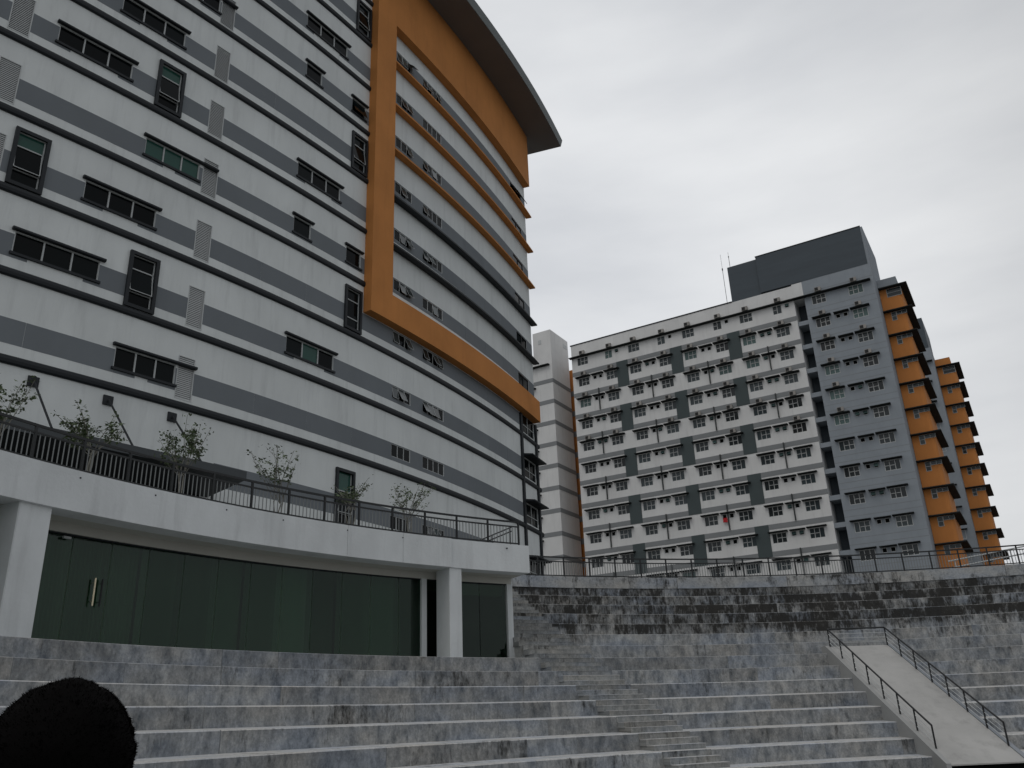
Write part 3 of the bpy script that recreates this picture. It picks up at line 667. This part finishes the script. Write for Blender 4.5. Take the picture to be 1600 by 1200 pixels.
for k in rows:
    gW.append((k, 31.9, 33.5, -1)); gW.append((k, 36.05, 37.65, 1))
    if k: gS.append((k, 34.2, 34.68, .58)); gS.append((k, 35.03, 35.51, .58))
HOPS += [(a, b, zs(k), zs(k)+1.12) for k, a, b, t_ in gW]+[(a, b, zs(k)+dz, zs(k)+dz+0.5) for k, a, b, dz in gS]
mb = MB()
def rowwalls(mb, s0, s1, ztop_, fn=HF, mi=0):
    for k in list(rows)+[12]:
        z1 = zs(k)+1.6 if k else ztop_; z0 = zs(k)-1.4 if k < 12 else 5.4
        wall_grid(mb, fn, s0, s1, z0, z1, [q for q in HOPS if z0 < q[2] < z1], 10, 0.18, mi=mi)
rowwalls(mb, 0, 29.88, 47.68)
mb.quad([HF(0, 0, 5.4), HF(0, -14, 5.4), HF(0, -14, 47.68), HF(0, 0, 47.68)]); mb.quad([HF(0, 0, 47.68), HF(29.88, 0, 47.68), HF(29.88, -14, 47.68), HF(0, -14, 47.68)])
mb.quad([HF(29.88, 0, 5.4), HF(29.88, -3, 5.4), HF(29.88, -3, 47.68), HF(29.88, 0, 47.68)]); mb.quad([HF(0, -14, 5.4), HF(38.9, -14, 5.4), HF(38.9, -14, 47.68), HF(0, -14, 47.68)])
mb.build('white_wall', ['hostel_white', 'interior'], host)
mb = MB(); rowwalls(mb, 31.1, 38.9, 47.9)
mb.quad([HF(31.1, 0, 5.4), HF(31.1, -3, 5.4), HF(31.1, -3, 47.9), HF(31.1, 0, 47.9)]); mb.quad([HF(38.9, 0, 5.4), HF(38.9, -12, 5.4), HF(38.9, -12, 47.9), HF(38.9, 0, 47.9)])
mb.build('grey_wall', ['grey_wall', 'interior'], host)
MB().box(HF, -0.1, 22.6, -0.15, 0.06, 47.68, 47.82).build('parapet_cap', 'band', host)
# recess with floor slabs
MB().quad([HF(29.88, -2.2, 5.4), HF(31.1, -2.2, 5.4), HF(31.1, -2.2, 47.7), HF(29.88, -2.2, 47.7)]).build('recess_wall', 'slate', host)
MB().box(HF, 29.885, 31.095, -3, -0.002, 45.75, 47.85).build('recess_head', 'hostel_white', host)
for k in range(1, 13): MB().box(HF, 29.885, 31.095, -2.2, -0.15, zs(k)+0.83, zs(k)+1.36).build('recess_slab', 'grey_wall', host)
# grey floor bands, dark panels, pipes
gaps = [(m_*MOD+6.47, m_*MOD+8.05) for m_ in range(3)]
for k in range(1, 13):
    za, zb_ = zs(k)+1.6, zs(k)+2.17
    ivs = [(0, 29.88)]
    if k % 2 == 1:
        ivs = []; cur = 0
        for a, b in gaps: ivs.append((cur, a-0.004)); cur = b+0.004
        ivs.append((cur, 29.88))
    for a, b in ivs: MB().box(HF, a, b, -0.05, 0.03, za, zb_).build('floor_band', 'hostel_band', host)
    if k % 2 == 1:
        for a, b in gaps: MB().box(HF, a, b, -0.05, 0.05, zs(k)-1.40+0.01, zb_+0.002).build('dark_panel', 'dark_panel', host)
    else:
        for m_ in range(4):
            c = m_*MOD+3.68; MB().box(HF, c-0.07, c+0.07, 0.055, 0.17, zs(k)-0.80, zb_+0.02).build('downpipe', 'pipe', host)
# joint lines between the floors of the grey block, as raised darker strips
for k in range(0, 12):
    for dz in (-0.55, 1.75):
        MB().box(HF, 31.11, 38.88, -0.02, 0.006, zs(k)+dz, zs(k)+dz+0.05).build('joint_strip', 'hostel_band', host)
# continuous hood of the top storey
hood_prof = [(-0.52, 0.03), (-0.56, 0.06), (-0.56, 0.11), (-0.1, 0.19), (0.02, 0.19), (0.02, -0.0)]
def hoodmesh(L): return cached(('hood', round(L, 2)), lambda: MB().prism(ident, 0, L, hood_prof).data('hood', ['hood']))
link('long_hood', hoodmesh(38.8), host, HFM(-0.2, 45.72))
def wmesh(w_, side):
    def mk():
        mb = MB(); h = 1.12; rect_frame(mb, 0, w_, 0, h, 0.05, 0.02, 0.10)
        if side == 2: xs = [w_*0.5]; cross = (0, w_*0.5)
        elif side < 0: xs = [w_*.33, w_*.67]; cross = (w_*.33, w_)
        else: xs = [w_*.33, w_*.67]; cross = (0, w_*.67)
        for x in xs: mb.box(ident, x-0.028, x+0.028, 0.02, 0.1, 0.05, h-0.05)
        segs = [x for x in [cross[0]]+[q for q in xs if cross[0] < q < cross[1]]+[cross[1]]]
        for p, q in zip(segs[:-1], segs[1:]): mb.box(ident, p+0.05, q-0.05, 0.02, 0.1, h*0.5-0.028, h*0.5+0.028)
        return mb.data('window', ['frame_hostel'])
    return cached(('w', round(w_, 2), side), mk)
def gmesh(w_, g): return cached(('g', round(w_, 2), g), lambda: MB().quad([(0.04, 0.07, 0.04), (w_-.04, 0.07, .04), (w_-.04, 0.07, 1.08), (.04, 0.07, 1.08)]).data('glazing', [g]))
def swmesh(): 
    def mk():
        mb = MB(); rect_frame(mb, 0, 0.48, 0, 0.5, 0.04, 0.0, 0.1); mb.quad([(0.04, .06, .04), (.44, .06, .04), (.44, .06, .46), (.04, .06, .46)], 1); return mb.data('small_window', ['frame_hostel', 'interior'])
    return cached('sw', mk)
def swopen():
    def mk():
        mb = MB(); rect_frame(mb, 0, 0.48, 0, 0.5, 0.04, 0.0, 0.1); mb.quad([(0.04, .06, .04), (.44, .06, .04), (.44, .06, .46), (.04, .06, .46)], 1)
        mb.quad([(.02, -.22, .1), (.46, -.22, .1), (.46, 0, .48), (.02, 0, .48)], 2); return mb.data('small_window', ['frame_hostel', 'interior', 'glass_teal'])
    return cached('swo', mk)
def acmesh():
    def mk():
        mb = MB(); mb.box(ident, 0, 0.72, -0.46, -0.16, 0, 0.48); mb.box(ident, 0.05, 0.43, -0.472, -0.45, 0.05, 0.43, mi=1)
        mb.bar((.1, -.33, -.06), (.1, -.33, .02), .03); mb.bar((.7, -.33, -.06), (.7, -.33, .02), .03); return mb.data('air_conditioner', ['ac_case', 'ac_grille'])
    return cached('ac', mk)
def fit_windows(parent, Wl, Sl, MF, hoods=True, aclim=5):
    for k, a, b, side in Wl:
        M = MF(a, zs(k)); wo = link('window', wmesh(b-a, side), parent, M)
        g = 'glass_teal' if random.random() < (0.10 if k < 4 else 0.04) else 'glass_hostel'
        link('glazing', gmesh(b-a, g), wo, M)
        if k and hoods: link('hood', hoodmesh(b-a+0.5), parent, MF(a-0.3 if side < 0 else a-0.2, zs(k)+1.16))
        p = 0.97 if k < aclim-1 else (0.75 if k == aclim-1 else (0.35 if k == aclim else 0.0))
        if random.random() < p: link('air_conditioner', acmesh(), parent, MF(a+0.55 if side < 0 else a+0.4, zs(k)+(1.40 if k else 1.44)))
    done = set()
    for k, a, b, dz in Sl:
        link('small_window', swopen() if random.random() < 0.3 else swmesh(), parent, MF(a-0.01, zs(k)+dz))
    if hoods:
        for i in range(0, len(Sl)):
            k, a, b, dz = Sl[i]
            if k and i+1 < len(Sl) and Sl[i+1][0] == k and Sl[i+1][1]-a < 1.0: link('small_hood', hoodmesh(1.66), parent, MF(a-0.17, zs(k)+1.12))
fit_windows(host, Wpos, small, HFM, True, 5); fit_windows(host, gW, gS, HFM, True, 6)
# slate penthouse
ph = MB().box(HF, 26.25, 38.65, -9, 0.03, 47.9, 52.85).build('penthouse', 'slate', host)
MB().box(HF, 22.55, 26.24, -9, -0.25, 47.7, 52.70).build('penthouse_step', 'slate', host)
MB().box(HF, 26.2, 38.7, -9, 0.08, 52.851, 52.95).build('penthouse_cap', 'band', ph)
MB().box(HF, 38.66, 38.9, -9, -0.02, 47.9, 52.8).build('penthouse_end', 'grey_wall', ph)
# orange balcony bay
def bay(parent, s0, s1, dn, dep, ztopk0, FN, MF, nr):
    mb = MB(); r = 0.45; z0, z1 = 5.4, ztopk0+1.2
    prof = [(s0, dn-dep), (s0, dn), (s1-r, dn)]+[(s1-r+r*math.sin(R(q)), dn-r+r*math.cos(R(q))) for q in (15, 30, 45, 60, 75)]+[(s1, dn-r), (s1, dn-dep)]
    for i in range(len(prof)-1):
        p, q = prof[i], prof[i+1]; mb.quad([FN(*p, z0), FN(*q, z0), FN(*q, z1), FN(*p, z1)])
    mb.quad([FN(*p, z1) for p in prof])
    by = mb.build('balcony_bay', 'orange_hostel', parent)
    for k in range(0, nr):
        z = ztopk0-3*k
        MB().prism(lambda a, b, c: FN(a, b, c), s0-0.05, s1+0.75, [(dn-dep+0.5, z+1.17), (dn+0.62, z+1.20), (dn+0.62, z+1.30), (dn+0.4, z+1.36), (dn-dep+0.5, z+1.36)]).build('balcony_slab', 'hood', by)
        w_ = 1.6 if k == 0 else 0.55
        wo = link('window', cached(('bw', w_), lambda: (lambda mb: (rect_frame(mb, 0, w_, 0, 1.05, 0.05, -0.03, 0.02), mb.quad([(0.04, -.01, .04), (w_-.04, -.01, .04), (w_-.04, -.01, 1.0), (.04, -.01, 1.0)], 1), mb.box(ident, .05, w_-.05, -.03, .02, .5, .55), mb.data('window', ['frame_light', 'glass_hostel']))[-1])(MB())), by, MF(s0+0.75, z+0.1, dn))
        if k:
            link('window', cached('bw2', lambda: (lambda mb: (rect_frame(mb, 0, 1.1, 0, .45, 0.04, -0.03, 0.02), mb.box(ident, .53, .57, -.03, .02, .04, .41), mb.quad([(0.04, -.01, .04), (1.06, -.01, .04), (1.06, -.01, .41), (.04, -.01, .41)], 1), mb.data('window', ['frame_light', 'glass_hostel']))[-1])(MB())), by, MF(s0+1.32, z+0.7, dn))
    return by
bay(host, 38.92, 41.25, -3.5, 7.5, 44.55, HF, HFM, 12)
MB().box(HF, 38.91, 41.0, -9, -3.3, 45.95, 47.0).build('bay_parapet', 'grey_wall', host)
# second wing standing behind, same pattern
wing = thing('rear_wing', 'grey apartment wing with stacked orange bays behind the slate topped block', 'building', HF(41, -34, 5.4))
D2, S2 = -31.1, 2.72
mb = MB().box(HF, 30, 41.6, D2-12, D2, 5.4, 47.9); mb.build('grey_wall', 'grey_wall', wing)
MB().box(HF, 30, 41.4, D2-9, D2+0.03, 47.901, 52.6).build('penthouse', 'slate', wing)
bay(wing, 41.62, 43.95, D2-3.5, 7.5, 44.55, HF, HFM, 12)
MB().box(HF, 41.61, 43.6, D2-9, D2-3.3, 45.95, 47.0).build('bay_parapet', 'orange_hostel', wing)
fit_windows(wing, [(k, 39.2, 40.6, 1) for k in range(0, 12)], [], lambda s, z, d=0: HFM(s, z, D2+0.05+d), True, 4)
link('long_hood', hoodmesh(10.5), wing, HFM(31, 45.72, D2+0.01))

# white lift tower at the left of the slab
lift = thing('lift_tower', 'plain white tower with grey bands left of the white apartment slab', 'building', HF(-4, -2, 5.4))
MB().box(HF, -5.75, -2.95, -5.0, 0.2, 46.4, 51.05).build('tower_head', 'hostel_white', lift)
MB().box(HF, -16, -2.951, -5.0, 0.198, 5.4, 46.4).build('wall', 'hostel_white', lift)
for k in range(1, 13):
    MB().box(HF, -16, -2.92, -5.02, 0.23, zs(k)+1.6, zs(k)+2.17).build('floor_band', 'hostel_band', lift)
    M = HFM(-6.5, zs(k)+0.58, 0.3); link('small_window', swmesh(), lift, M); link('small_hood', hoodmesh(1.3), lift, HFM(-6.9, zs(k)+1.12, 0.2))
    if k % 2 == 0: MB().box(HF, -6.15, -5.95, 0.24, 0.38, zs(k)-0.8, zs(k)+2.3).build('downpipe', 'pipe', lift)
link('long_hood', hoodmesh(10.2), lift, HFM(-13.5, 45.72, 0.2))
MB().box(HF, -4.9, -4.45, 0.198, 0.25, 49.2, 49.8).build('vent_grille', 'louvre', lift)
MB().box(HF, -2.96, -2.91, -4.6, -3.5, 49.6, 50.2).build('vent_grille', 'louvre', lift)
MB().box(HF, -8, 0.5, -6.2, -6.0, 5.4, 47.0).build('link_wall', 'orange_hostel', lift)
for k in range(1, 13): MB().box(HF, -8, 0.5, -6.0, -5.95, zs(k)+1.4, zs(k)+2.17).build('link_band', 'hostel_band', lift)
mat('red_cloth', (0.45, 0.03, 0.035), 0.9, 0.1)
mb = MB(); f = lambda x, y, z: HF(18.0+x, 0.30-y, 20.66+z)
for i in range(6):
    p, q = 0.5*i/6, 0.5*(i+1)/6; a_, b_ = 0.03*math.sin(i*1.3), 0.03*math.sin((i+1)*1.3)
    mb.quad([f(p, a_, 0.02*math.sin(i)), f(q, b_, 0.02*math.sin(i+1)), f(q, b_*.4, 0.5), f(p, a_*.4, 0.5)]); mb.quad([f(p, a_+.012, 0.02*math.sin(i)), f(q, b_+.012, 0.02*math.sin(i+1)), f(q, b_*.4+.012, 0.5), f(p, a_*.4+.012, 0.5)])
o = mb.build('hanging_cloth', 'red_cloth', weld=False); tag(o, 'small red cloth hung outside a little window of the white slab', 'cloth')

# lightning rods on the roof
for s_, h, lb in ((21.9, 7.2, 'tall thin lightning rod on the roof beside the slate penthouse'), (22.9, 2.2, 'short thin rod on top of the slate penthouse corner')):
    zb_ = 47.7 if h > 3 else 52.7
    t = thing('lightning_rod', lb, 'antenna', HF(s_, -0.4, zb_))
    f = lambda x, y, z: HF(s_+x, -0.4-y, zb_+z)
    MB().bar(f(0, 0, 0), f(0, 0, h*0.72), 0.03, 6).build('mast', 'pipe', t); MB().bar(f(0, 0, h*0.7), f(0, 0, h), 0.016, 5).build('tip', 'pipe', t)
    MB().box(f, -0.06, 0.06, -0.06, 0.06, h*0.68, h*0.72).build('collar', 'pipe', t)

# ================================================================== small trees on the terrace
def tree(deg, r, ztop_, width, label, seed, dense):
    rnd = random.Random(seed)
    base = Vector(RI(deg, r, 5.45)); t = thing('small_tree', label, 'tree', base, 'small trees on the terrace')
    H_ = ztop_-5.45; mb = MB(); lf = MB(); tips = []
    def limb(p, q, r0_, r1_, n=3):
        prev = p; pr = r0_
        for i in range(1, n+1):
            f = i/n; c = p.lerp(q, f)+Vector((rnd.uniform(-1, 1), rnd.uniform(-1, 1), 0))*0.03; rr = r0_+(r1_-r0_)*f
            d = (c-prev).normalized(); x = d.cross(Vector((.3, .7, .1))).normalized(); y = d.cross(x)
            for k in range(5):
                a, b = 2*math.pi*k/5, 2*math.pi*(k+1)/5
                mb.quad([prev+(x*math.cos(a)+y*math.sin(a))*pr, prev+(x*math.cos(b)+y*math.sin(b))*pr, c+(x*math.cos(b)+y*math.sin(b))*rr, c+(x*math.cos(a)+y*math.sin(a))*rr])
            prev, pr = c, rr
    for s_ in range(3):
        a = rnd.uniform(0, 6.28); b0 = base+Vector((math.cos(a), math.sin(a), 0))*0.05
        fork = base+Vector((math.cos(a)*0.16, math.sin(a)*0.16, H_*rnd.uniform(0.35, 0.5)))
        limb(b0, fork, 0.022, 0.016)
        for j in range(5 if dense else 4):
            an = rnd.uniform(0, 6.28); rad = width*0.70*math.sqrt(rnd.uniform(0.1, 1.0))
            tip = base+Vector((math.cos(an)*rad, math.sin(an)*rad, H_*rnd.uniform(0.66, 1.0)))
            limb(fork, tip, 0.012, 0.005); tips.append((fork, tip))
            for q in range(2):
                st = fork.lerp(tip, rnd.uniform(.4, .8)); t2 = st+Vector((rnd.uniform(-1, 1), rnd.uniform(-1, 1), rnd.uniform(0.1, 0.9)))*0.26*width/1.3
                if t2.z > ztop_: t2.z = ztop_
                limb(st, t2, 0.006, 0.003, 2); tips.append((st, t2))
    mb.build('trunk', 'bark', t, weld=False)
    nl = 18 if dense else 10
    for p, q in tips:
        for i in range(nl):
            f = rnd.uniform(0.45, 1.05); c = p.lerp(q, f)+Vector((rnd.gauss(0, 1), rnd.gauss(0, 1), rnd.gauss(0, .7)))*0.055
            L_ = rnd.uniform(0.06, 0.125); wd = L_*0.3
            d = Vector((rnd.uniform(-1, 1), rnd.uniform(-1, 1), rnd.uniform(-.7, .5))).normalized(); x = d.cross(Vector((rnd.uniform(-1, 1), rnd.uniform(-1, 1), 1))).normalized(); nn = d.cross(x)
            lf.quad([c, c+d*L_*.5+x*wd+nn*L_*.08, c+d*L_, c+d*L_*.5-x*wd+nn*L_*.08])
    lf.build('crown', 'leaf', t, weld=False)
for dg, zt_, wd, lb, sd_, dn_ in ((154.6, 7.75, 1.6, 'small leafy tree cut by the left edge of the picture', 1, True), (149.7, 7.68, 1.25, 'bushy small tree behind the terrace railing in front of the dark entrance', 2, True),
    (144.3, 8.1, 1.2, 'small tree in front of the rightmost canopy tie rod', 3, True), (137.95, 7.8, 1.8, 'broad sparse small tree right of the entrance canopy', 4, False),
    (132.8, 7.45, 1.1, 'thin sparse tree in front of the narrow framed door', 5, False), (128.15, 7.7, 1.75, 'sparse small tree nearest the right end of the terrace', 6, False)):
    tree(dg, 28.0, zt_, wd, lb, sd_, dn_)

# ================================================================== person in front, seen from behind
per = thing('person', 'person with short black hair standing in front, back of head only', 'person', (-0.70, 1.36, FLOOR_Z))
hc = Vector((-0.70, 1.385, -0.022))                       # head centre
def skin_fig():
    b = Vector((-0.70, 1.36, FLOOR_Z))
    J = {'pelvis': (0, 0, .96), 'waist': (0, 0, 1.10), 'chest': (0, .01, 1.30), 'neckb': (0, -.02, 1.47), 'neck': (0, 0, 1.55), 'headlow': (0, .03, 1.62), 'head': (0, .03, 1.69), 'headtop': (0, .03, 1.74)}
    E_ = [('pelvis', 'waist'), ('waist', 'chest'), ('chest', 'neckb'), ('neckb', 'neck'), ('neck', 'headlow'), ('headlow', 'head'), ('head', 'headtop')]
    rad = {'pelvis': (.17, .12), 'waist': (.15, .105), 'chest': (.175, .115), 'neckb': (.10, .075), 'neck': (.058, .058), 'headlow': (.068, .085), 'head': (.078, .098), 'headtop': (.065, .08)}
    for s_, n in ((-1, 'l'), (1, 'r')):
        for k, v in (('sh', (.185*s_, 0, 1.42)), ('el', (.25*s_, -.02, 1.13)), ('wr', (.25*s_, .07, .88)), ('pa', (.245*s_, .09, .80)), ('hip', (.095*s_, 0, .90)), ('kn', (.10*s_, .015, .50)), ('an', (.105*s_, -.01, .09)), ('toe', (.12*s_, .15, .035))): J[k+n] = v
        E_ += [('chest', 'sh'+n), ('sh'+n, 'el'+n), ('el'+n, 'wr'+n), ('wr'+n, 'pa'+n), ('pelvis', 'hip'+n), ('hip'+n, 'kn'+n), ('kn'+n, 'an'+n), ('an'+n, 'toe'+n)]
        rad.update({'sh'+n: (.062, .062), 'el'+n: (.043, .043), 'wr'+n: (.03, .03), 'pa'+n: (.04, .022), 'hip'+n: (.09, .09), 'kn'+n: (.06, .06), 'an'+n: (.042, .042), 'toe'+n: (.04, .03)})
        for fi in range(5):
            if fi < 4:
                x = .245*s_; y = .065+.02*fi; ln = (.065, .075, .07, .055)[fi]
                J['f%d%s' % (fi, n)] = (x-.005*s_, y+.005, .745); J['g%d%s' % (fi, n)] = (x-.018*s_, y+.006, .745-ln*.6); E_ += [('pa'+n, 'f%d%s' % (fi, n)), ('f%d%s' % (fi, n), 'g%d%s' % (fi, n))]
            else:
                J['f4'+n] = (.225*s_, .125, .80); J['g4'+n] = (.215*s_, .135, .765); E_ += [('pa'+n, 'f4'+n), ('f4'+n, 'g4'+n)]
            rad['f%d%s' % (fi, n)] = (.0095, .0095); rad['g%d%s' % (fi, n)] = (.008, .008)
    names = list(J); me = bpy.data.meshes.new('body')
    me.from_pydata([tuple(b+Vector(J[n])) for n in names], [(names.index(p), names.index(q)) for p, q in E_], [])
    o = link('body', me, per); me.materials.append(MATS['skin'])
    md = o.modifiers.new('skin', 'SKIN'); md.use_smooth_shade = True
    for i, n in enumerate(names): me.skin_vertices[0].data[i].radius = rad[n]
    me.skin_vertices[0].data[0].use_root = True
    s2 = o.modifiers.new('sub', 'SUBSURF'); s2.levels = 2; s2.render_levels = 2
    return o
skin_fig()
# shirt and trousers as shells round the limbs
def shell(name, matn, rings, n=20):
    mb = MB(); pts = [[Vector((-0.70+cx+rx*math.cos(2*math.pi*i/n), 1.36+cy+ry*math.sin(2*math.pi*i/n), FLOOR_Z+z)) for i in range(n)] for cx, cy, z, rx, ry in rings]
    for a, b in zip(pts[:-1], pts[1:]):
        for i in range(n): mb.quad([a[i], a[(i+1) % n], b[(i+1) % n], b[i]])
    return mb.build(name, matn, per, smooth=True)
shell('shirt', 'shirt', [(0, 0, .90, .195, .145), (0, 0, 1.08, .185, .135), (0, .01, 1.30, .205, .145), (0, 0, 1.42, .20, .12), (0, -.01, 1.475, .13, .10), (0, 0, 1.51, .075, .075)])
for s_ in (-1, 1):
    shell('sleeve', 'shirt', [(.175*s_, 0, 1.45, .07, .07), (.205*s_, 0, 1.40, .085, .085), (.235*s_, -.01, 1.22, .068, .068), (.245*s_, -.015, 1.16, .062, .062)], 14)
    shell('trouser_leg', 'trousers', [(.085*s_, 0, .98, .115, .13), (.095*s_, 0, .86, .108, .115), (.10*s_, .015, .5, .08, .085), (.105*s_, -.005, .08, .065, .07)], 16)
# face on the far side, and ears
fx, fy, fz = hc
for s_ in (-1, 1):
    mb = MB(); n = 10; ce = Vector((fx+s_*0.083, fy+0.02, fz-0.055))
    for i in range(n):
        a, b = 2*math.pi*i/n, 2*math.pi*(i+1)/n
        P_ = lambda q, k: ce+Vector((s_*0.012*k, -0.008*k+0.017*math.cos(q)*k, 0.031*math.sin(q)*k))
        mb.quad([P_(a, 1), P_(b, 1), P_(b, .6)+Vector((-s_*.006, 0, 0)), P_(a, .6)+Vector((-s_*.006, 0, 0))]); mb.quad([P_(a, 1), P_(b, 1), ce+Vector((-s_*.012, .004, 0))])
    mb.build('ear', 'skin', per, smooth=True)
mb = MB(); mb.prism(lambda a, b, c: (fx+a, fy+0.098+b, fz-0.05+c), -0.012, 0.012, [(0, -.02), (.024, -.015), (.006, .03), (0, .03)]); mb.build('nose', 'skin', per)
mb = MB(); mb.box(lambda a, b, c: (fx+a, fy+0.094+b, fz-0.10+c), -0.024, 0.024, 0, .012, 0, .012, 4); mb.build('mouth', 'skin', per)
for s_ in (-1, 1): MB().bar((fx+s_*.032-.012, fy+.098, fz-.02), (fx+s_*.032+.012, fy+.098, fz-.02), .009, 6).build('eye', 'frame_light', per)
# hair: lumpy cap with thousands of short tufts
hb = MB(); rnd = random.Random(5)
from mathutils import noise as mnoise
def hair_r(u, v):                                  # u azimuth, v elevation
    d = Vector((math.cos(u)*math.cos(v), math.sin(u)*math.cos(v), math.sin(v)))
    ax = Vector((0.103, 0.112, 0.112)); r = 1/math.sqrt((d.x/ax.x)**2+(d.y/ax.y)**2+(d.z/ax.z)**2)
    return d, r*(1+0.04*mnoise.noise(d*2.1+Vector((4.3, 1, 2)))+0.03*mnoise.noise(d*5)+0.022*mnoise.noise(d*11))
nu, nv = 40, 22
def cut(u): return R(-62) if math.sin(u) < -0.1 else (R(-48) if math.sin(u) < 0.5 else R(28))
for i in range(nu):
    for j in range(nv):
        q = []
        for (a, b) in ((i, j), (i+1, j), (i+1, j+1), (i, j+1)):
            u = 2*math.pi*a/nu; lo = cut(u); v = lo+(R(90)-lo)*b/nv; d, r = hair_r(u, v); q.append(hc+d*r)
        hb.quad(q)
cap = hb.build('hair', 'hair', per, smooth=True)
tb = MB()
for i in range(16000):
    u = rnd.uniform(0, 2*math.pi); lo = cut(u); sv_ = rnd.uniform(math.sin(lo), 1); v = math.asin(sv_); d, r = hair_r(u, v); p = hc+d*(r-0.003)
    L_ = rnd.uniform(0.003, 0.008); tdir = (d+Vector((rnd.uniform(-1, 1), rnd.uniform(-1, 1), rnd.uniform(-1, 1)))*0.75).normalized(); x = tdir.cross(Vector((rnd.uniform(-1, 1), 1, 0.3))).normalized()*0.0011
    tb.quad([p-x, p+x, p+tdir*L_])
h2 = tb.build('hair_tufts', 'hair', cap, weld=False); h2['kind'] = 'stuff'
